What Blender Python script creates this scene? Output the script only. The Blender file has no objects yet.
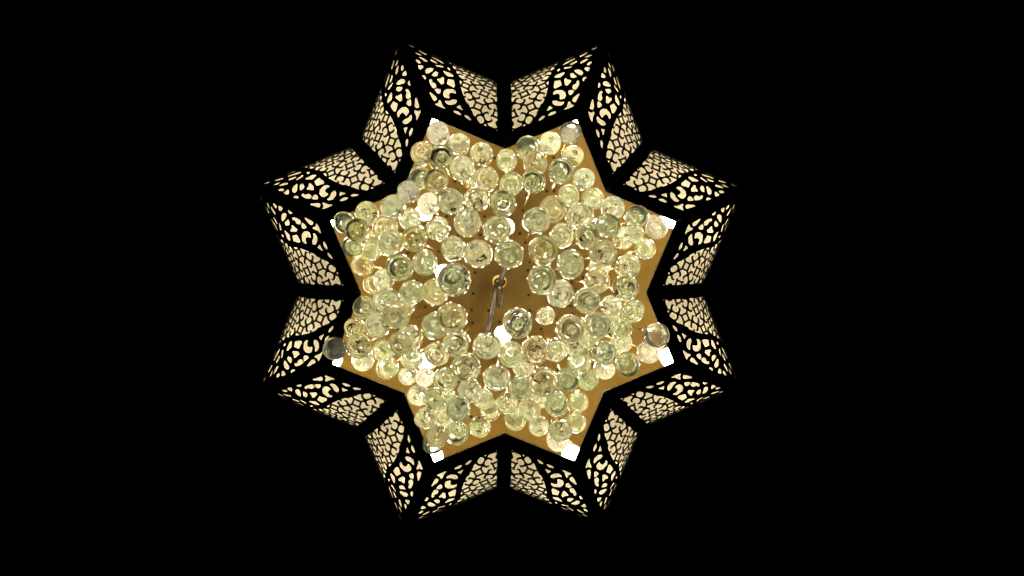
import bpy, bmesh, math, random
from mathutils import Vector, Matrix
random.seed(7)
sc = bpy.context.scene
COL = sc.collection
PI = math.pi

# ------------------------------------------------------------------ camera
FPX = 750.0
CAM = Vector((-0.04423, -0.10186, -1.47986))
fwd = Vector((0.03967, 0.06250, 1.0)).normalized()
dn = Vector((0, 1, 0)); dn = (dn - fwd * dn.dot(fwd)).normalized()
rt = dn.cross(fwd)
cam = bpy.data.cameras.new('camera')
camo = bpy.data.objects.new('camera', cam); COL.objects.link(camo)
cam.sensor_width = 36; cam.lens = FPX / 1024 * 36
cam.clip_start = 0.02; cam.clip_end = 200
mw = Matrix.Identity(4)
for i in range(3):
    mw[i][0] = rt[i]; mw[i][1] = -dn[i]; mw[i][2] = -fwd[i]; mw[i][3] = CAM[i]
camo.matrix_world = mw
sc.camera = camo

def unproject(px, py, z=None, dist=None):
    d = fwd + rt * ((px - 512) / FPX) + dn * ((py - 288) / FPX)
    t = (z - CAM.z) / d.z if z is not None else dist
    return CAM + d * t

def project(P):
    v = P - CAM; Z = v.dot(fwd)
    return 512 + FPX * v.dot(rt) / Z, 288 + FPX * v.dot(dn) / Z

# ------------------------------------------------------------------ world and exposure
w = bpy.data.worlds.new('World'); sc.world = w; w.use_nodes = True
w.node_tree.nodes['Background'].inputs[0].default_value = (0.0, 0.0, 0.0, 1)
w.node_tree.nodes['Background'].inputs[1].default_value = 0.0
sc.view_settings.view_transform = 'Standard'
sc.view_settings.look = 'None'
sc.view_settings.exposure = 0.8
sc.view_settings.gamma = 1.0
cy = sc.cycles
cy.max_bounces = 24; cy.transmission_bounces = 22; cy.glossy_bounces = 10; cy.diffuse_bounces = 5
cy.transparent_max_bounces = 16
cy.caustics_reflective = False; cy.caustics_refractive = True
cy.blur_glossy = 0.6
cy.sample_clamp_indirect = 6.0
cy.use_denoising = True
try: cy.denoiser = 'OPENIMAGEDENOISE'
except Exception: pass

BULB_L = 36.0      # the eight bulbs in the star tips
BULB_IN = 85.0      # the weaker bulbs over the middle

# ------------------------------------------------------------------ materials
def mat(name):
    m = bpy.data.materials.new(name); m.use_nodes = True
    nt = m.node_tree; nt.nodes.clear()
    out = nt.nodes.new('ShaderNodeOutputMaterial')
    return m, nt, out

def N(nt, t, **kw):
    n = nt.nodes.new(t)
    for k, v in kw.items():
        if k in n.inputs: n.inputs[k].default_value = v
        else: setattr(n, k, v)
    return n

def mat_black():
    m, nt, out = mat('black_metal')
    b = N(nt, 'ShaderNodeBsdfPrincipled')
    b.inputs['Base Color'].default_value = (0.012, 0.011, 0.010, 1)
    b.inputs['Metallic'].default_value = 0.0
    b.inputs['Specular IOR Level'].default_value = 0.25
    no = N(nt, 'ShaderNodeTexNoise', Scale=80.0, Detail=4.0)
    r = N(nt, 'ShaderNodeMapRange'); r.inputs[3].default_value = .45; r.inputs[4].default_value = .65
    nt.links.new(no.outputs[0], r.inputs[0]); nt.links.new(r.outputs[0], b.inputs['Roughness'])
    nt.links.new(b.outputs[0], out.inputs[0]); return m

def mat_liner():
    m, nt, out = mat('cream_fabric')
    tc = N(nt, 'ShaderNodeTexCoord')
    no = N(nt, 'ShaderNodeTexNoise', Scale=45.0, Detail=5.0)
    nt.links.new(tc.outputs['Object'], no.inputs['Vector'])
    cr = N(nt, 'ShaderNodeValToRGB')
    cr.color_ramp.elements[0].color = (.80, .69, .45, 1); cr.color_ramp.elements[1].color = (.88, .78, .54, 1)
    nt.links.new(no.outputs[0], cr.inputs[0])
    t = N(nt, 'ShaderNodeBsdfTranslucent'); d = N(nt, 'ShaderNodeBsdfDiffuse')
    nt.links.new(cr.outputs[0], t.inputs[0]); nt.links.new(cr.outputs[0], d.inputs[0])
    mx = N(nt, 'ShaderNodeMixShader'); mx.inputs[0].default_value = .66
    nt.links.new(t.outputs[0], mx.inputs[1]); nt.links.new(d.outputs[0], mx.inputs[2])
    nt.links.new(mx.outputs[0], out.inputs[0]); return m

def mat_brass(name, col, rough, bumps=0.0, metal=1.0):
    m, nt, out = mat(name)
    tc = N(nt, 'ShaderNodeTexCoord')
    b = N(nt, 'ShaderNodeBsdfPrincipled', Metallic=metal)
    no = N(nt, 'ShaderNodeTexNoise', Scale=9.0, Detail=6.0)
    nt.links.new(tc.outputs['Object'], no.inputs['Vector'])
    cr = N(nt, 'ShaderNodeValToRGB')
    cr.color_ramp.elements[0].position = .3; cr.color_ramp.elements[1].position = .75
    cr.color_ramp.elements[0].color = (*[c * .8 for c in col], 1); cr.color_ramp.elements[1].color = (*col, 1)
    nt.links.new(no.outputs[0], cr.inputs[0]); nt.links.new(cr.outputs[0], b.inputs['Base Color'])
    r = N(nt, 'ShaderNodeMapRange'); r.inputs[3].default_value = rough * .8; r.inputs[4].default_value = rough * 1.25
    no2 = N(nt, 'ShaderNodeTexNoise', Scale=25.0, Detail=5.0); nt.links.new(tc.outputs['Object'], no2.inputs['Vector'])
    nt.links.new(no2.outputs[0], r.inputs[0]); nt.links.new(r.outputs[0], b.inputs['Roughness'])
    if bumps:
        bp = N(nt, 'ShaderNodeBump', Strength=bumps, Distance=.002); nt.links.new(no2.outputs[0], bp.inputs['Height'])
        nt.links.new(bp.outputs[0], b.inputs['Normal'])
    nt.links.new(b.outputs[0], out.inputs[0]); return m

def mat_flat(name, col, rough=.6, metal=0.0):
    m, nt, out = mat(name)
    b = N(nt, 'ShaderNodeBsdfPrincipled', Metallic=metal, Roughness=rough)
    no = N(nt, 'ShaderNodeTexNoise', Scale=30.0, Detail=3.0)
    mx = N(nt, 'ShaderNodeMixRGB'); mx.inputs[1].default_value = (*[c * .85 for c in col], 1); mx.inputs[2].default_value = (*col, 1)
    nt.links.new(no.outputs[0], mx.inputs[0]); nt.links.new(mx.outputs[0], b.inputs['Base Color'])
    nt.links.new(b.outputs[0], out.inputs[0]); return m

def mat_bulb(name, power, col):
    m, nt, out = mat(name)
    e = N(nt, 'ShaderNodeEmission', Strength=power)
    # brightest at the frosted dome, dimmer and warmer towards the collar
    tc = N(nt, 'ShaderNodeTexCoord'); sp_ = N(nt, 'ShaderNodeSeparateXYZ'); nt.links.new(tc.outputs['Object'], sp_.inputs[0])
    cr = N(nt, 'ShaderNodeValToRGB'); mr = N(nt, 'ShaderNodeMapRange'); mr.inputs[2].default_value = .0345
    nt.links.new(sp_.outputs['Z'], mr.inputs[0]); nt.links.new(mr.outputs[0], cr.inputs[0])
    cr.color_ramp.elements[0].position = .35; cr.color_ramp.elements[0].color = (*col, 1)
    cr.color_ramp.elements[1].position = 1.0; cr.color_ramp.elements[1].color = (.045, .022, .006, 1)
    el = cr.color_ramp.elements.new(.8); el.color = (col[0] * .4, col[1] * .3, col[2] * .2, 1)
    nt.links.new(cr.outputs[0], e.inputs[0])
    nt.links.new(e.outputs[0], out.inputs[0]); return m

def mat_glass(name, tint, milk, milkcol, rough):
    m, nt, out = mat(name)
    tc = N(nt, 'ShaderNodeTexCoord'); oi = N(nt, 'ShaderNodeObjectInfo')
    off = N(nt, 'ShaderNodeVectorMath', operation='SCALE'); off.inputs[0].default_value = (9, 5, 7)
    nt.links.new(oi.outputs['Random'], off.inputs['Scale'])
    add = N(nt, 'ShaderNodeVectorMath', operation='ADD')
    nt.links.new(tc.outputs['Object'], add.inputs[0]); nt.links.new(off.outputs[0], add.inputs[1])
    no = N(nt, 'ShaderNodeTexNoise', Scale=1.7, Detail=1.0); nt.links.new(add.outputs[0], no.inputs['Vector'])
    bp = N(nt, 'ShaderNodeBump', Strength=.03, Distance=.2); nt.links.new(no.outputs[0], bp.inputs['Height'])
    g = N(nt, 'ShaderNodeBsdfGlass', Roughness=rough, IOR=1.48); g.inputs[0].default_value = (*tint, 1)
    nt.links.new(bp.outputs[0], g.inputs['Normal'])
    t = N(nt, 'ShaderNodeBsdfTranslucent'); t.inputs[0].default_value = (*milkcol, 1)
    n2 = N(nt, 'ShaderNodeTexNoise', Scale=1.3, Detail=1.0); nt.links.new(add.outputs[0], n2.inputs['Vector'])
    r = N(nt, 'ShaderNodeMapRange'); r.inputs[1].default_value = .35; r.inputs[2].default_value = .7
    r.inputs[3].default_value = milk * .5; r.inputs[4].default_value = milk * 1.5
    nt.links.new(n2.outputs[0], r.inputs[0])
    mul = N(nt, 'ShaderNodeMath', operation='MULTIPLY'); 
    rr = N(nt, 'ShaderNodeMapRange'); rr.inputs[3].default_value = .5; rr.inputs[4].default_value = 1.5
    nt.links.new(oi.outputs['Random'], rr.inputs[0])
    nt.links.new(r.outputs[0], mul.inputs[0]); nt.links.new(rr.outputs[0], mul.inputs[1])
    mx = N(nt, 'ShaderNodeMixShader'); nt.links.new(mul.outputs[0], mx.inputs[0])
    nt.links.new(g.outputs[0], mx.inputs[1]); nt.links.new(t.outputs[0], mx.inputs[2])
    nt.links.new(mx.outputs[0], out.inputs[0]); return m

M_BLACK = mat_black(); M_LINER = mat_liner()
M_PLATE = mat_brass('brushed_brass', (.275, .180, .046), .36, 0, .80)
M_WIRE = mat_brass('polished_brass', (.90, .62, .25), .2)
M_ROS = mat_flat('gilt_metal', (.90, .56, .15), .35, .6)
M_LOOP = mat_flat('tarnished_wire', (.10, .085, .05), .4, .7)
M_HOLE = mat_flat('dark_hole', (.006, .005, .004), .9)
M_STEEL = mat_flat('grey_steel', (.07, .06, .045), .4, .6)
M_SOCKET = mat_flat('white_ceramic', (.7, .66, .58), .4)
M_BULB = mat_bulb('lit_bulb', BULB_L, (1.0, .96, .86)); M_BULB_IN = mat_bulb('frosted_bulb', BULB_IN, (1.0, .98, .90))
M_CEIL = mat_flat('dark_plaster', (.02, .018, .015), .9)
GLASS = [mat_glass('clear_glass', (.965, .998, .92), .11, (.93, 1.0, .80), .03),
         mat_glass('green_glass', (.965, .99, .925), .105, (.90, 1.0, .76), .03),
         mat_glass('yellow_glass', (.985, .98, .89), .105, (.97, 1.0, .70), .03),
         mat_glass('lit_look_glass', (.995, .998, .955), .20, (1.0, 1.0, .88), .055)]  # paler, milkier copy of the clear glass, with bulb light put into its colour

# ------------------------------------------------------------------ helpers
def link(name, me, parent=None, mats=()):
    o = bpy.data.objects.new(name, me); COL.objects.link(o)
    for m in mats:
        if me and len(me.materials) < len(mats): me.materials.append(m)
    if parent: o.parent = parent
    return o

def mesh(name, vs, fs, smooth=False):
    me = bpy.data.meshes.new(name); me.from_pydata([tuple(v) for v in vs], [], fs)
    me.validate(); 
    if smooth:
        for p in me.polygons: p.use_smooth = True
    me.update(); return me

def tube_geo(pts, rad, seg=8, vs=None, fs=None, closed=False):
    vs = [] if vs is None else vs; fs = [] if fs is None else fs
    n = len(pts); base = len(vs)
    up = None
    for i, p in enumerate(pts):
        a = pts[(i - 1) % n] if (closed or i > 0) else p
        b = pts[(i + 1) % n] if (closed or i < n - 1) else p
        t = (b - a).normalized()
        if up is None: up = t.orthogonal().normalized()
        up = (up - t * up.dot(t)).normalized(); sd = t.cross(up)
        r = rad[i] if isinstance(rad, (list, tuple)) else rad
        for k in range(seg):
            an = 2 * PI * k / seg
            vs.append(p + up * (r * math.cos(an)) + sd * (r * math.sin(an)))
    for i in range(n if closed else n - 1):
        j = (i + 1) % n
        for k in range(seg):
            k2 = (k + 1) % seg
            fs.append((base + i * seg + k, base + i * seg + k2, base + j * seg + k2, base + j * seg + k))
    if not closed:
        fs.append(tuple(base + k for k in reversed(range(seg))))
        fs.append(tuple(base + (n - 1) * seg + k for k in range(seg)))
    return vs, fs

def lathe_geo(prof, seg=24, vs=None, fs=None, wob=None):
    """prof: (r, z) from pole to pole"""
    vs = [] if vs is None else vs; fs = [] if fs is None else fs
    rings = []
    for (r, z) in prof:
        if r < 1e-6:
            rings.append([len(vs)]); vs.append(Vector((0, 0, z)))
        else:
            rg = []
            for k in range(seg):
                an = 2 * PI * k / seg
                rg.append(len(vs)); vs.append(Vector((r * math.cos(an), r * math.sin(an), z)))
            rings.append(rg)
    for a, b in zip(rings[:-1], rings[1:]):
        for k in range(seg):
            k2 = (k + 1) % seg
            if len(a) == 1: fs.append((a[0], b[k2], b[k]))
            elif len(b) == 1: fs.append((a[k], a[k2], b[0]))
            else: fs.append((a[k], a[k2], b[k2], b[k]))
    return vs, fs

# ------------------------------------------------------------------ shape of the star shade
RT = 0.37; ROT = 0.00184
A0 = RT * math.cos(PI / 4); A1 = 0.57842 * math.cos(PI / 4); ZB = 0.20
T8 = math.tan(PI / 8)
NS = 400
_s = [0.0]; _a = [A0]; _z = [0.0]
for i in range(1, NS + 1):
    f = PI * i / NS
    a = A0 + (A1 - A0) * math.sin(f); z = ZB * (1 - math.cos(f))
    _s.append(_s[-1] + math.hypot(a - _a[-1], z - _z[-1])); _a.append(a); _z.append(z)
STOT = _s[-1]; SMID = STOT / 2
def prof(s):
    s = min(max(s, 0), STOT - 1e-9)
    lo, hi = 0, NS
    while hi - lo > 1:
        m = (lo + hi) // 2
        if _s[m] <= s: lo = m
        else: hi = m
    t = (s - _s[lo]) / (_s[hi] - _s[lo])
    return _a[lo] + (_a[hi] - _a[lo]) * t, _z[lo] + (_z[hi] - _z[lo]) * t
def a_at_z(z):
    f = math.acos(max(-1, min(1, 1 - z / ZB))); return A0 + (A1 - A0) * math.sin(f)
def star_pts(a, z, off=0.0):
    """16 outline points, tip first; a = distance of the sides from the axis"""
    a -= off
    o = []
    for k in range(8):
        t = PI / 8 + k * PI / 4 + ROT
        o.append(Vector((a * math.sqrt(2) * math.cos(t), a * math.sqrt(2) * math.sin(t), z)))
        t2 = t + PI / 8
        rc = a / math.cos(PI / 8)
        o.append(Vector((rc * math.cos(t2), rc * math.sin(t2), z)))
    return o

# ------------------------------------------------------------------ pierced pattern of one panel, in sheet millimetres (w along the edge, s up the sheet)
SCROLL = [
 [(255.2,103.8),(265.7,99.8),(263.2,81.7),(247.2,79.4),(246.9,87.1)],
 [(238.2,68),(241.9,74),(248.1,76.1),(259,69.8),(262.1,61),(259.8,52.1),(255.3,47.9),(247.4,49.3),(244.8,51.5),(248.8,56.7),(249.4,62.5),(244.1,66.1),(238.6,65.6)],
 [(231.3,54.3),(238.4,52.1),(243.7,45.7),(252.2,41.7),(248.3,37.5),(241.1,36.3),(232.6,41.2),(229.6,46.9)],
 [(211.5,37.2),(222.3,46.6),(226.7,37.9)],
 [(209.7,27.1),(218.9,32.0),(228.7,29.8),(226.4,26),(216.7,25)],
 [(188.6,25.4),(198.9,31.3),(206.5,30.4),(202.6,26.2),(193.7,23.9)],
 [(242.9,26.1),(251.8,30.1),(259.3,38.4),(262.5,38.4),(261.9,31.9),(266.9,26.3),(263,25.2),(249.6,24.8)],
 [(266,36.8),(270.3,42.3),(284.8,47.1),(285.7,44.2),(274.8,34.2),(270,31.2)],
 [(268.9,62.5),(274.7,62.2),(280.3,56.5),(274.1,51.4),(267.8,49.1),(265.9,54)],
 [(278.9,66),(282.4,71.4),(290.8,72.2),(291.6,77.5),(296.4,77.4),(296.4,70.8),(291,62.9),(283.1,56.8),(277.9,60.5)],
 [(274,98.1),(278.2,98.4),(278.2,92.7),(284.8,86),(282.4,81.2),(271.4,74),(268.3,79.8)],
 [(289.4,106.6),(295.1,107.4),(297,98.1),(297.8,87.4),(291.5,87.2),(286.7,92.3)],
 [(300.7,113.9),(307.7,111.9),(312.8,103.8),(313.4,93.4),(309.1,86),(304.4,89.1),(300.3,103.2)],
 [(305.5,77.1),(308.9,80.2),(313.7,78.8),(312.8,75.4),(304.7,68.7),(303.3,71.8)],
 [(260.3,118.6),(266.7,123.9),(283.8,121.6),(279.2,112.4),(268.6,105.7),(259.3,112.4)],
 [(271.6,136.8),(274.9,145.6),(279.4,146.8),(278.9,136.2),(273.2,131.2)],
 [(286.3,139.5),(290.6,142.6),(303.4,131.1),(300.1,125.3),(286.8,130.9)],
 [(300.4,143),(305,149),(318.3,151.5),(318.5,143.2),(314.1,138.3),(302.8,137.4)],
 [(290,159.2),(301.6,170.7),(322.2,174.2),(320.3,162.5),(299.7,154.2),(291.2,153.7)],
 [(319.5,128.2),(322.9,135.8),(331.4,140.4),(340.2,137.7),(337.6,130.4),(327.9,126.3),(320.6,124.9)],
 [(327.9,113.4),(335.8,121.6),(341.8,119.1),(339.2,112.2),(331.5,106.4)],
 [(319.5,103.7),(323.7,107.3),(331.2,102.3),(327.1,93.1),(322.1,89.6),(319.7,97)],
 [(334,150),(345,156),(353.8,150),(349.2,143.8),(341.7,142)],
 [(362,181),(368,200),(381,204),(378,188),(368,176)],
 [(330,160),(334,176),(352,184),(350,170),(340,163)],
 [(300,184),(312,198),(330,200),(326,187),(310,181)],
 [(338,194),(346,212),(364,214),(356,200)],
 [(318,212),(328,228),(346,230),(338,216)],
 [(356,226),(362,244),(380,246),(374,230)],
 [(330,244),(340,262),(354,262),(348,246)],
]
ARC = [(165,17),(178,25.5),(193,34.5),(210,48.5),(226.5,67),(240,88),(250.5,112),(264,138),(283,166),(299,190),(312,215),(321,240),(326,275)]
def seg_dist(px, py, a, b):
    dx, dy = b[0] - a[0], b[1] - a[1]
    t = max(0, min(1, ((px - a[0]) * dx + (py - a[1]) * dy) / (dx * dx + dy * dy)))
    return math.hypot(px - a[0] - t * dx, py - a[1] - t * dy)
def poly_sd(px, py, pl):
    ins = False; d = 1e9; n = len(pl)
    for i in range(n):
        a = pl[i]; b = pl[(i + 1) % n]
        d = min(d, seg_dist(px, py, a, b))
        if (a[1] > py) != (b[1] > py) and px < (b[0] - a[0]) * (py - a[1]) / (b[1] - a[1]) + a[0]: ins = not ins
    return d if ins else -d          # >0 inside the hole
def arc_w(s):
    for a, b in zip(ARC[:-1], ARC[1:]):
        if a[1] <= s <= b[1]: return a[0] + (b[0] - a[0]) * (s - a[1]) / (b[1] - a[1])
    return ARC[0][0] if s < ARC[0][1] else ARC[-1][0]
UX, UY, OX, OY = 20.25, 20.6, 168.1, 60.5
LW = 0.094
def lattice(wm, sm):
    """>0 inside a hole (mm)"""
    x = (wm - OX) / UX; y = (sm - OY) / UY
    ix, iy = round(x), round(y)
    best = None
    for i in (ix - 1, ix, ix + 1):
        for j in (iy - 1, iy, iy + 1):
            if (i + j) % 2:
                d = abs(x - i) + abs(y - j)
                if best is None or d < best[0]: best = (d, i, j)
    _, i, j = best
    dx, dy = x - i, y - j
    a = abs(dx + dy) / math.sqrt(2); b = abs(dx - dy) / math.sqrt(2)
    if j % 2 == 0:                                   # little square
        q = max(abs(dx), abs(dy))
        h = max(.28 - q, min(q - .28 - 2 * LW, min(.707 - a, 9), a - LW if a < b else 9, b - LW if b <= a else 9))
    else:
        A, B = (dx + dy) / math.sqrt(2), (dx - dy) / math.sqrt(2)
        if (i // 2 + (j - 1) // 2) % 2: A, B = B, A   # the pair of ovals turns from one node to the next
        e = (abs((abs(A) - .385) / .31) ** 2.5 + abs(B / .40) ** 2.5) ** .4
        h = max((1 - e) * .32, min((e - 1) * .32 - 1.75 * LW, a - LW, b - LW))
    return h * UX
SB = [(min(p[0] for p in q) - 3, max(p[0] for p in q) + 3, min(p[1] for p in q) - 3, max(p[1] for p in q) + 3) for q in SCROLL]
def hole(wm, sm, amm):
    if sm > SMID * 1000: sm = 2 * SMID * 1000 - sm
    # distance to the lattice region
    left = wm - (amm * T8 + 15.5)
    arc = min(seg_dist(wm, sm, p, q) for p, q in zip(ARC[:-1], ARC[1:]))
    side = arc_w(sm) - wm
    h = -5.0
    if side > 0 or sm < 17:
        h = max(h, min(lattice(wm, sm), left, arc - 4.2 if side > 0 else -5, sm - 26.0 + .0 * wm))
    for q, bb in zip(SCROLL, SB):
        if bb[0] < wm < bb[1] and bb[2] < sm < bb[3]:
            h = max(h, poly_sd(wm, sm, q) - 0.05)
    return h

def panel_point(w_, s_, mirror, thick=0.0):
    a, z = prof(s_)
    a2, z2 = prof(s_ + 1e-4); a1, z1 = prof(s_ - 1e-4)
    tx, tz = a2 - a1, z2 - z1; L = math.hypot(tx, tz) or 1
    nx, nz = tz / L, -tx / L
    a += nx * thick; z += nz * thick
    # local frame: side normal along +X, w toward +Y (or -Y when mirrored)
    return Vector((a, -w_ if mirror else w_, z))

STEP = 0.0014
def build_panel_data():
    w0 = A0 * T8 - .002; w1 = A1 + .003
    nw = int((w1 - w0) / STEP) + 1; ns = int(STOT / STEP)
    st = STOT / ns
    F = []
    for j in range(ns + 1):
        s = j * st; a, _ = prof(s); amm = a * 1000; row = []
        for i in range(nw + 1):
            wm = (w0 + i * STEP) * 1000
            edge = min(wm - (amm * T8 + .3), amm - .3 - wm)
            if edge < -3: row.append(-3.0); continue
            row.append(min(edge, -hole(wm, s * 1000, amm)))
        F.append(row)
    verts = []; ids = {}
    def gv(i, j):
        k = (0, i, j)
        if k not in ids: ids[k] = len(verts); verts.append((w0 + i * STEP, j * st))
        return ids[k]
    def ev(i, j, i2, j2):
        k = (1,) + (min((i, j), (i2, j2)) + max((i, j), (i2, j2)))
        if k not in ids:
            f1, f2 = F[j][i], F[j2][i2]; t = f1 / (f1 - f2); t = max(.02, min(.98, t))
            ids[k] = len(verts)
            verts.append((w0 + (i + (i2 - i) * t) * STEP, (j + (j2 - j) * t) * st))
        return ids[k]
    faces = []; walls = []
    for j in range(ns):
        for i in range(nw):
            cs = ((i, j), (i + 1, j), (i + 1, j + 1), (i, j + 1))
            ins = [F[c[1]][c[0]] > 0 for c in cs]
            if not any(ins): continue
            poly = []; cross = []
            for k in range(4):
                c, d = cs[k], cs[(k + 1) % 4]
                if ins[k]: poly.append(gv(*c))
                if ins[k] != ins[(k + 1) % 4]:
                    e = ev(*c, *d); poly.append(e); cross.append((len(poly) - 1, ins[k]))
            if len(poly) >= 3:
                faces.append(poly)
                for idx, leaving in cross:
                    if leaving: walls.append((poly[idx], poly[(idx + 1) % len(poly)]))
    return verts, faces, walls
_PV, _PF, _PW = build_panel_data()
def panel_mesh(mirror):
    n = len(_PV); TH = 0.0016
    vs = [panel_point(w_, s_, mirror, 0) for w_, s_ in _PV] + [panel_point(w_, s_, mirror, -TH) for w_, s_ in _PV]
    fs = []
    for f in _PF:
        fs.append(tuple(f) if not mirror else tuple(reversed(f)))
        g = tuple(v + n for v in f); fs.append(tuple(reversed(g)) if not mirror else g)
    for a, b in _PW:
        q = (b, a, a + n, b + n); fs.append(q if not mirror else tuple(reversed(q)))
    return mesh('lattice_panel', vs, fs)

# ------------------------------------------------------------------ ceiling far above
cme = mesh('ceiling', [(-20, -20, 6), (20, -20, 6), (20, 20, 6), (-20, 20, 6)], [(0, 1, 2, 3)])
ce = link('ceiling', cme, None, [M_CEIL]); ce['kind'] = 'structure'

# ------------------------------------------------------------------ the chandelier
ch = bpy.data.objects.new('star_chandelier', None); COL.objects.link(ch)
ch['label'] = 'eight pointed star chandelier of pierced black metal lined with glowing cream fabric'
ch['category'] = 'chandelier'
ZP = 0.34
for mirror in (False, True):
    me = panel_mesh(mirror); me.materials.append(M_BLACK)
    for k in range(8):
        o = link('lattice_panel', me, ch)
        # side normal sits 45 degrees before the tip (after it when mirrored)
        tip = PI / 8 + k * PI / 4 + ROT
        o.rotation_euler = (0, 0, tip - PI / 4 if not mirror else tip + PI / 4)
# corner bars along tips and valleys
def edge_path(tip, off=0.0):
    pts = []
    for i in range(0, 41):
        a, z = prof(STOT * i / 40)
        r = a * math.sqrt(2) if tip else a / math.cos(PI / 8)
        pts.append(Vector((r + off, 0, z)))
    return pts
for tip in (True, False):
    v, f = tube_geo(edge_path(tip, -.001), .0035, 8)
    me = mesh('corner_bar', v, f, True); me.materials.append(M_BLACK)
    for k in range(8):
        o = link('corner_bar', me, ch)
        o.rotation_euler = (0, 0, PI / 8 + k * PI / 4 + ROT + (0 if tip else PI / 8))
# rim lip round the star opening
def star_ring(a_in, a_out, z0, z1):
    P = [star_pts(a_out, z0), star_pts(a_in, z0), star_pts(a_in, z1), star_pts(a_out, z1)]
    vs = [p for L in P for p in L]; fs = []
    for r in range(4):
        r2 = (r + 1) % 4
        for k in range(16):
            k2 = (k + 1) % 16
            fs.append((r * 16 + k, r * 16 + k2, r2 * 16 + k2, r2 * 16 + k))
    return vs, fs
v, f = star_ring(A0 - .0015, A0 + .003, -.0015, .003)
me = mesh('rim', v, f)
rim = link('rim', me, ch, [M_BLACK])
bv = rim.modifiers.new('bevel', 'BEVEL'); bv.width = .0012; bv.segments = 2
# fabric liner, one sheet all the way round, just inside the panels
vs = []; fs = []; n = 48
S0 = .012
for i in range(n + 1):
    s = S0 + (STOT - 2 * S0) * i / n
    a, z = prof(s)
    f0 = PI * i / n
    P = star_pts(a - .0035 * (0.6 + .4 * math.sin(f0)), z + .0035 * math.cos(f0))
    # extra points along each side keep the sheet smooth
    vs += P
for i in range(n):
    for k in range(16):
        k2 = (k + 1) % 16
        fs.append((i * 16 + k, i * 16 + k2, (i + 1) * 16 + k2, (i + 1) * 16 + k))
link('fabric_liner', mesh('fabric_liner', vs, fs), ch, [M_LINER])
# top cover
P = star_pts(A0 + .004, 2 * ZB + .001) + star_pts(A0 + .004, 2 * ZB + .004)
fs = [tuple(range(16)), tuple(reversed(range(16, 32)))] + [(k, (k + 1) % 16, 16 + (k + 1) % 16, 16 + k) for k in range(16)]
link('top_cover', mesh('top_cover', P, fs), ch, [M_BLACK])
# hanging rod up to the ceiling
v, f = tube_geo([Vector((0, 0, 2 * ZB + .003)), Vector((0, 0, 6.0))], .008, 10)
link('hanging_rod', mesh('hanging_rod', v, f, True), ch, [M_BLACK])

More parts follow.
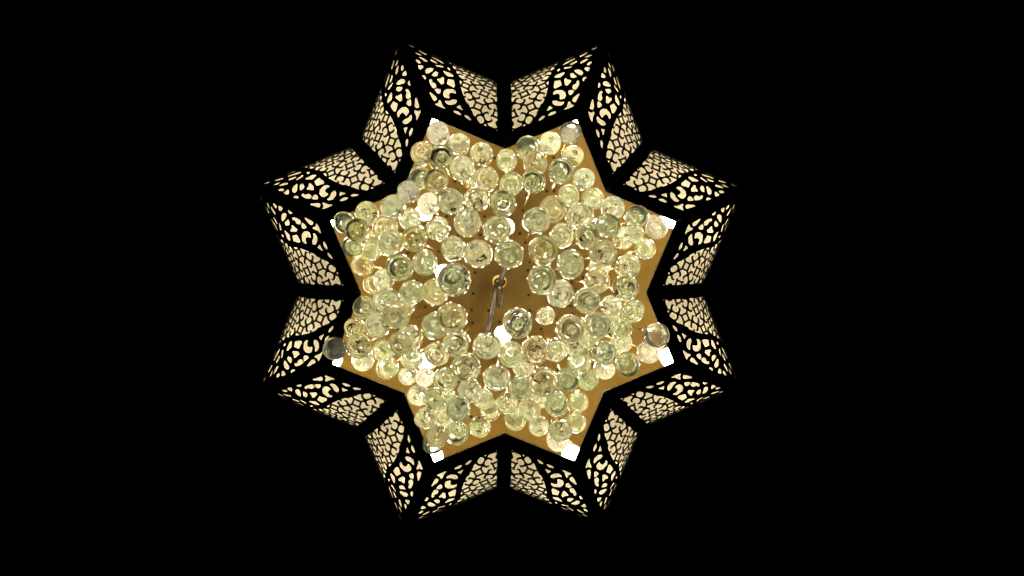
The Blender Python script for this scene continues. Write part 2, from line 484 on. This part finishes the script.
# ------------------------------------------------------------------ glass drops: picture position, radius in pixels, tint, layer (-1 behind, 1 in front)
D = [
 (438.3,133.4,11.7,0,1),(459.2,144.5,11,0,0),(423,153.5,12.3,2,0),(440.4,156.3,12.7,1,1),(462.6,168.8,12.8,0,0),(420.3,177.8,11.5,0,-1),
 (436.3,180.6,12.5,2,1),(408.5,191.7,11.3,0,1),(481.5,154.2,12,1,0),(506.5,160.4,11,0,0),(528,148.6,13,0,-1),(535,163.2,12.6,2,0),
 (486.4,179.2,12.5,2,0),(511.4,184,12.2,0,-1),(533.6,181.3,12,1,1),(550.3,143,11.2,0,0),(570.3,132.7,11.4,0,1),(572.6,156.3,11.2,0,-1),
 (560.8,170.9,13,1,1),(583.8,179.2,11.3,0,0),(568.5,195.3,11,0,0),(592.8,198.8,11.2,0,0),(344,222.4,11,0,0),(367,213.3,12,0,0),
 (392.8,207,12.5,0,0),(357.3,230,12,2,1),(352.5,246.7,10.5,0,-1),(385,227,13,2,-1),(410,219,11.5,1,0),(390.7,242.5,13,1,1),
 (414.3,239,13,2,1),(370.5,251.5,10.8,1,0),(428.5,204.3,11.5,0,-1),(450.7,201.5,13.3,1,1),(476.4,199.4,12.4,1,0),(438.2,228.6,12.3,0,0),
 (467.4,223,14,1,1),(453.5,248.7,12.7,1,0),(478.5,253.9,14.3,2,1),(503,203,13.8,1,1),(497.4,230,14.6,1,0),(536.3,221,13.8,1,1),
 (553,209.2,13.7,2,0),(562,235.5,12.5,0,0),(509.2,254.6,14.6,1,1),(543.2,250.4,15,2,1),(579.6,216,14,0,-1),(587.2,236.2,13,0,1),
 (608,225.8,12.7,1,1),(613,207.8,12,0,-1),(603,253.2,14,2,1),(636.5,216.8,12,0,0),(633.7,234,9.8,1,1),(623.3,238,11.5,0,-1),
 (656.7,228.6,11,0,1),(645.5,248.7,10.7,0,0),(363,265.7,11.3,2,0),(384,279.6,11.2,0,0),(373.3,284.5,10.5,1,-1),(399.7,267.8,14,1,1),
 (412.2,292,12.3,0,0),(386.5,299.7,13,0,0),(364.3,307.4,11.5,1,0),(396.2,315.3,13.6,2,1),(377.5,325,13.3,1,0),(354.6,327.8,10.5,2,-1),
 (335.1,348.6,11.5,0,1),(358.7,345.8,12.6,2,1),(362.9,360.4,11,0,-1),(383.7,350,11.5,1,0),(387.2,368,11.3,0,-1),(401.8,343.8,13,2,1),
 (410,337.5,13,0,-1),(411.8,358.3,11.5,1,-1),(425,263,13,1,0),(454.2,279.6,17,0,1),(435.4,292,13.8,2,-1),(452,317.4,15.5,2,1),
 (434.7,325.7,13.5,1,-1),(456.3,343,14,1,0),(436.8,354,12.5,0,0),(466,367.4,15,2,1),(487.5,345.8,14,1,0),(541.8,279.6,15,1,1),
 (559.9,293.5,14,0,-1),(570.3,264.3,14.3,1,0),(545.3,316,9.5,1,0),(517.5,323,15.3,1,1),(534.9,350.7,14.5,2,1),(510.6,354,13,0,-1),
 (555,350,12,1,0),(570.3,329,14.5,2,1),(523,366.7,11,0,-1),(496.8,377.8,13.5,0,0),(628,266.4,12.7,0,0),(596.8,281,13,2,0),
 (625.3,288,13.6,0,0),(587,300.4,13.3,0,1),(611.4,306.7,11.5,0,0),(633,310.8,11.7,0,0),(597.5,325,13.8,1,1),(621,329.2,11,0,1),
 (621,343,11,0,-1),(578,347,12.3,0,0),(604.4,352.8,12.7,1,1),(579.4,362,12.2,0,-1),(604.4,369.4,10.5,0,-1),(627.6,364.2,12.3,1,0),
 (656.7,335,12.5,0,1),(648.3,352.4,11.5,0,-1),(587.6,379.2,11.3,0,0),(408,375.7,9.7,0,0),(425.4,377,10,0,0),(445.5,380,12.5,1,0),
 (418.5,395,11,1,-1),(435,399.3,12,0,1),(469.9,391,12.3,1,1),(458,409,13,0,1),(483,398.6,10.5,0,0),(425.4,418,11,0,0),
 (507.2,402.8,11.2,1,0),(490.5,409.7,11,1,-1),(521,387.5,12.5,0,0),(543.3,382,14.8,2,1),(529.4,409.7,11.5,0,1),(515.5,419.4,11.5,0,-1),
 (539,426,10.2,1,0),(566.8,380,12.5,0,1),(556.4,404,12.5,0,0),(578,401.4,10.7,1,-1),(575.5,422,11,0,0),(560.5,430.3,11.6,0,1),
 (557.8,440,11.5,1,-1),(480,426.8,11,1,0),(437.5,435.8,11.6,2,1),(433.3,443.5,10.8,1,-1),(457,433,12,0,0),(442,417,11,0,-1),
 (403,306,12,0,-1),(612,320,11,0,-1),(540,398,10.5,0,-1),(470,178,10.5,0,-1),(447,400,11,0,-1),(590,340,11,1,-1),(375,240,10.8,0,-1),(600,266,11,0,-1),
]
HOLES = [(475,272.6),(473,293.5),(471.5,310),(488.6,310.6),(498.6,304.6),(530,310.4),(528,270.5),(528.7,295),(499.4,322),(541,328.8),
 (557,319.4),(570.3,306),(523,210.5),(546.7,191.3),(484.6,216.4),(489.4,196),(520,233.5),(566.9,248.8),(494.4,158),(553.7,157.7),
 (471.5,186.8),(445.3,173),(455,181.5),(446.5,216.4),(480.5,234.9),(457.6,236.2),(408,253),(583,277.5),(471.3,416.7),(592.6,365)]
CEN = (504.0, 284.0)

def lerp_tab(x, tab):
    if x <= tab[0][0]: return tab[0][1]
    for (a, b), (c, d) in zip(tab[:-1], tab[1:]):
        if x <= c: return b + (d - b) * (x - a) / (c - a)
    return tab[-1][1]
def in_star_dist(x, y):
    """signed pixel distance to the outline of the opening (>0 inside)"""
    pts = [project(p) for p in star_pts(A0, 0)]
    return poly_sd(x, y, pts)
LIT_LOOK = [(438.3,133.4),(570.3,132.7),(408.5,191.7),(656.7,228.6),(648.3,352.4),(425.4,377),(428.5,204.3),(557.8,440)]  # drops with a bulb shining through; their brightness is painted into the glass
drops = []
for (x, y, r, tint, lay) in D:
    dist = lerp_tab(r, [(9.5, 1.60), (11, 1.53), (12.5, 1.45), (14, 1.40), (15, 1.37), (17, 1.32)]) - .035 * lay
    R = r * dist / FPX
    drops.append(dict(px=x, py=y, r=r, tint=tint, lay=lay, dist=dist, R=R))
for d in drops:
    if in_star_dist(d['px'], d['py']) < d['r'] + .5:       # reaches over the rim: hangs just below it
        zlim = -(d['R'] + .008)
        P = unproject(d['px'], d['py'], dist=d['dist'])
        if P.z > zlim: d['dist'] = (unproject(d['px'], d['py'], z=zlim) - CAM).dot(fwd)
        d['fix'] = True
    d['R'] = d['r'] * d['dist'] / FPX
    if any(abs(d['px'] - q[0]) + abs(d['py'] - q[1]) < 2 for q in LIT_LOOK): d['tint'] = 3
def place(d): d['P'] = unproject(d['px'], d['py'], dist=d['dist']); d['R'] = d['r'] * d['dist'] / FPX
for d in drops: place(d)
for it in range(120):                                       # slide touching drops apart along the line of sight
    moved = False
    for i, a in enumerate(drops):
        for b in drops[i + 1:]:
            if (a['P'] - b['P']).length < (a['R'] + b['R']) * 1.01:
                if a['lay'] != b['lay']: fr, bk = (a, b) if a['lay'] > b['lay'] else (b, a)
                else: fr, bk = (a, b) if a['dist'] < b['dist'] else (b, a)
                fr['dist'] -= .004
                if not bk.get('fix'): bk['dist'] = min(bk['dist'] + .003, 1.66)
                place(fr); place(bk); moved = True
    if not moved: break

# variants of the drop, unit radius, bottom pole at -Z, neck along +Z
def drop_mesh(var, tint):
    rnd = random.Random(var * 17 + 3)
    seg = 64
    el = [1.0, 1.04, 1.0, 1.08, 1.0, 1.14][var]
    pr = []
    dim = [.10, .05, .20, .12, 0, .12][var]
    grv = [.03, 0, .015, .03, .02, .0][var]
    n = 40
    for i in range(n + 1):
        th = math.radians(128) * i / n
        r = math.sin(th); z = -math.cos(th) * el
        z += (dim * math.exp(-(r / .20) ** 2) + grv * math.exp(-((r - .52) / .09) ** 2)) if th < PI / 2 else 0
        pr.append((r if i else 0.0, z))
    r1, z1 = pr[-1]
    zt = [1.9, 1.75, 2.05, 1.85, 1.7, 2.2][var]
    for i in range(1, 11):                           # conical shoulder running up to the wire
        t = i / 10
        pr.append((r1 + (.15 - r1) * (1 - (1 - t) ** 1.55), z1 + (zt - z1) * t))
    pr += [(.16, zt + .06), (.11, zt + .11), (0, zt + .12)]
    vs, fs = lathe_geo(pr, seg)
    # gentle hand-made irregularity
    ph = [(rnd.uniform(0, 6), rnd.uniform(1.2, 3.2), Vector((rnd.uniform(-1, 1), rnd.uniform(-1, 1), rnd.uniform(-1, 1)))) for _ in range(5)]
    for i, v in enumerate(vs):
        k = 1 + sum(.005 * math.sin(f * 2 * v.dot(d) + p) for p, f, d in ph)
        vs[i] = Vector((v.x * k, v.y * k, v.z))
    def bubble(c, rad, sq=1.0, sg=14):
        pb = [(rad * math.sin(PI * i / 10) if 0 < i < 10 else 0, -rad * sq * math.cos(PI * i / 10)) for i in range(11)]
        b0 = len(vs)
        _, nf = lathe_geo(pb, sg, vs, [])
        for i in range(b0, len(vs)): vs[i] = vs[i] + c
        fs.extend(tuple(reversed(q)) for q in nf)
    if var == 1: bubble(Vector((.04, -.03, .12)), .60, 1.05, 28)
    if var == 3: bubble(Vector((-.06, .05, .22)), .36, 1.3, 24)
    if var == 4: bubble(Vector((0, .03, .05)), .80, .98, 32)
    used = []
    for _ in range([5, 0, 4, 3, 0, 5][var] * 6):
        c = Vector((rnd.gauss(0, .4), rnd.gauss(0, .4), rnd.uniform(-.75, .5))); rad = rnd.uniform(.025, .075)
        if len(used) >= [5, 0, 4, 3, 0, 5][var]: break
        if c.length > .78 or (var == 3 and (c - Vector((-.06, .05, .22))).length < .56): continue
        if dim and math.hypot(c.x, c.y) < .35 and c.z < -.55: continue
        if any((c - q).length < .2 for q in used): continue
        used.append(c); bubble(c, rad, 1.0, 8)
    me = mesh('glass_ball', vs, fs, True)
    me.materials.append(GLASS[tint]); return me
DM = {}
def get_drop(var, tint):
    if (var, tint) not in DM: DM[(var, tint)] = drop_mesh(var, tint)
    return DM[(var, tint)]

# plate outline for the wires and holes
def inside_plate(P): 
    a = a_at_z(ZP) - .03
    for k in range(8):
        pass
    ang = (math.atan2(P.y, P.x) - ROT) % (PI / 4)
    d = abs(ang - PI / 8)
    # inside either of two squares
    r = math.hypot(P.x, P.y)
    return r * math.cos(PI / 4 - d) < a
holeP = []
used_h = set()
for d in drops:
    k = .27 if math.hypot(d['px'] - CEN[0], d['py'] - CEN[1]) > 80 else .34
    if d['px'] < 336 or (abs(d['px'] - 656.7) < .1 and d['py'] > 330): k = .62; d['lean'] = True
    hx = d['px'] + k * (CEN[0] - d['px']); hy = d['py'] + k * (CEN[1] - d['py'])
    bd, bi = min((math.hypot(hx - q[0], hy - q[1]), i) for i, q in enumerate(HOLES) if i not in used_h) if len(used_h) < len(HOLES) else (99, 0)
    if bd < 7: hx, hy = HOLES[bi]; used_h.add(bi)
    d['H'] = unproject(hx, hy, z=ZP)
    holeP.append(d['H'])
for i, q in enumerate(HOLES):
    if i not in used_h: holeP.append(unproject(*q, z=ZP))

# ------------------------------------------------------------------ mounting plate with drilled holes
aP = a_at_z(ZP) - .012
vs = star_pts(aP, ZP) + star_pts(aP, ZP + .004)
fs = [tuple(reversed(range(16))), tuple(range(16, 32))] + [(k, 16 + k, 16 + (k + 1) % 16, (k + 1) % 16) for k in range(16)]
plate = link('mounting_plate', mesh('mounting_plate', vs, fs), ch, [M_PLATE])
v, f = lathe_geo([(0, -.0016), (.0036, -.0016), (.0036, .0005)], 12)
hole_me = mesh('wire_hole', v, f); hole_me.materials.append(M_HOLE)
for h in holeP:
    x, y = project(h)
    if any(math.hypot(x - d['px'], y - d['py']) < d['r'] * .85 for d in drops): continue      # only the holes one can see
    o = link('wire_hole', hole_me, plate); o.location = (h.x, h.y, ZP)

# ------------------------------------------------------------------ bulbs
bp = [(0, 0)]
for i in range(1, 13):
    th = math.radians(98) * i / 12; bp.append((.030 * math.sin(th), .030 - .030 * math.cos(th)))
bp += [(0, bp[-1][1] + .0005)]
v, f = lathe_geo(bp, 24); bulb_me = mesh('bulb', v, f, False); bulb_me.materials.append(M_BULB)
for p in list(bulb_me.polygons)[:24 * 12]: p.use_smooth = True
cp = [(.0, .0352), (.0302, .0352), (.0308, .030), (.0312, .036), (.0295, .044), (.0205, .060), (.0165, .068), (.0145, .074), (0, .074)][1:]
cp = [(.0296, .0330), (.0312, .0335), (.0305, .042), (.0215, .060), (.0165, .068), (.0145, .074), (0, .074)]
v, f = lathe_geo(cp, 24); collar_me = mesh('collar', v, f, True); collar_me.materials.append(M_SOCKET)
sp = [(0, 0), (.016, 0), (.0165, .004), (.0165, .030), (.021, .034), (.021, .044), (0, .044)]
v, f = lathe_geo(sp, 20); sock_me = mesh('socket', v, f); sock_me.materials.append(M_SOCKET)
bulb_xy = []
for k in range(8):
    t = PI / 8 + k * PI / 4 + ROT
    bulb_xy.append((.400 * math.cos(t), .400 * math.sin(t)))
for q in ((444, 273), (503, 335), (506, 227), (559, 291), (424, 212), (425, 362), (580, 356), (581, 216)):
    P = unproject(*q, z=ZP - .10); bulb_xy.append((P.x, P.y))
bulb_in = bulb_me.copy(); bulb_in.materials.clear(); bulb_in.materials.append(M_BULB_IN)
v, f = lathe_geo([(0, 0), (.016, 0), (.0165, .004), (.0165, .040), (.006, .046), (.006, .143), (.018, .145), (.018, .155), (0, .155)], 20)
sock_long = mesh('socket', v, f); sock_long.materials.append(M_SOCKET)
for i, (x, y) in enumerate(bulb_xy):
    low = i < 8
    b = link('bulb', bulb_me if low else bulb_in, ch); b.scale = (.76, .76, 1) if low else (.64, .64, .88)
    b.location = (x, y, ZP - (.1555 if low else .0445) - .0745)
    link('collar', collar_me, b)
    s = link('socket', sock_long if low else sock_me, b); s.location = (0, 0, .0745)

# ------------------------------------------------------------------ hook in the middle of the plate
hp = unproject(499.5, 281.7, z=ZP - .003)
v, f = lathe_geo([(0, -.012), (.005, -.0115), (.008, -.009), (.009, -.005), (.013, -.0042), (.0165, -.0028), (.017, -.0008), (0, -.0006)], 28)
ros = link('rosette', mesh('rosette', v, f, True), ch, [M_ROS]); ros.location = (hp.x, hp.y, ZP)
def ptz(x, y, z): return unproject(x, y, z=z)
ring = [hp + Vector((.012 * math.cos(a), .009 * math.sin(a), -.018 + .006 * math.sin(a * 1 + 1))) for a in [2 * PI * i / 20 for i in range(20)]]
v, f = tube_geo(ring, .0030, 8, closed=True)
link('ring', mesh('ring', v, f, True), ch, [M_BLACK])
v, f = tube_geo([ptz(500, 282, ZP - .002), ptz(500, 283, ZP - .02), ptz(502, 276, ZP - .035), ptz(506, 266, ZP - .05), ptz(509, 256, ZP - .06)], .0068, 10)
tube_geo([ptz(497, 283, ZP - .01), ptz(495, 293, ZP - .03), ptz(493.5, 305, ZP - .05), ptz(491, 318, ZP - .06), ptz(488, 332, ZP - .07)], .0062, 10, v, f)
tube_geo([ptz(501.5, 285, ZP - .01), ptz(502.2, 295, ZP - .03), ptz(501.5, 304, ZP - .045), ptz(499.5, 309, ZP - .05), ptz(497.3, 305, ZP - .045), ptz(497.6, 296, ZP - .03)], .0022, 8, v, f)
link('hook', mesh('hook', v, f, True), ch, [M_STEEL])

# ------------------------------------------------------------------ hang the drops
HOURS = ['twelve', 'one', 'two', 'three', 'four', 'five', 'six', 'seven', 'eight', 'nine', 'ten', 'eleven']
ORD = ['first', 'second', 'third', 'fourth', 'fifth', 'sixth', 'seventh', 'eighth', 'ninth', 'tenth', 'eleventh', 'twelfth', 'thirteenth']
for i, d in enumerate(drops):
    an = math.degrees(math.atan2(d['px'] - CEN[0], -(d['py'] - CEN[1]))) % 360
    d['sec'] = int((an + 7.5) // 15) % 24
    d['rad'] = math.hypot(d['px'] - CEN[0], d['py'] - CEN[1])
    hid = 0
    for b in drops:
        if b is not d and b['dist'] < d['dist'] - .01:
            q = math.hypot(b['px'] - d['px'], b['py'] - d['py'])
            if q < (b['r'] + d['r']) * .78: hid = 1
    d['hid'] = hid
for sct in range(24):
    L = sorted([d for d in drops if d['sec'] == sct], key=lambda d: d['rad'])
    for k, d in enumerate(L):
        h = sct // 2
        where = ("%s o'clock" % HOURS[h]) if sct % 2 == 0 else ('half past %s' % HOURS[h])
        d['label'] = ('%s%s glass drop at %s, %s from the hub' % (
            'large ' if d['r'] >= 14 else 'small ' if d['r'] < 11.1 else '', ['clear', 'pale green', 'yellowish', 'brightly lit'][d['tint']] + (' half hidden' if d['hid'] else ''), where, ORD[k]))
rnd = random.Random(11)
lp = [Vector((.11 * math.cos(a), .11 * math.sin(a), .03 * math.sin(a))) for a in [2 * PI * .8 * i / 15 for i in range(16)]]
v, f = tube_geo(lp, .020, 6)
loop_me = mesh('wire_loop', v, f, True); loop_me.materials.append(M_LOOP)
for i, d in enumerate(drops):
    e = bpy.data.objects.new('glass_drop', None); COL.objects.link(e)
    e.location = d['P']
    e['label'] = d['label']; e['category'] = 'glass drop'; e['group'] = 'glass drops hanging in the star opening'
    ax = (d['H'] - d['P']).normalized()
    q = Vector((0, 0, 1)).rotation_difference(ax)
    e.rotation_mode = 'QUATERNION'; e.rotation_quaternion = q
    var = rnd.choice([0, 1, 1, 2, 2, 3, 4, 5])
    if d['lay'] < 0 and var == 5: var = 0
    if d.get('lean'): var = 5
    b = link('glass_ball', get_drop(var, 3 if d.get('lean') else d['tint']), e)  # leaning drops get the paler glass too, painted lighter against the dark rim
    u = rnd.uniform(.955, 1.045); b.scale = (d['R'] * u, d['R'] / u, d['R'] * rnd.uniform(.97, 1.08)); b.rotation_euler = (0, 0, rnd.uniform(0, 6.28))
    lz = .98 if var in (1, 4, 3) else .74
    lo = link('wire_loop', loop_me, e); lo.scale = (d['R'],) * 3; lo.location = (0, 0, lz * d['R']); lo.rotation_euler = (rnd.uniform(-.5, .5), rnd.uniform(-.5, .5), rnd.uniform(0, 6.28))
    L = (d['H'] - d['P']).length
    v, f = tube_geo([Vector((0, 0, d['R'] * ([1.9, 1.75, 2.05, 1.85, 1.7, 2.2][var] + .11))), Vector((0, 0, L))], .0016, 6)
    link('wire', mesh('wire', v, f, True), e, [M_WIRE])
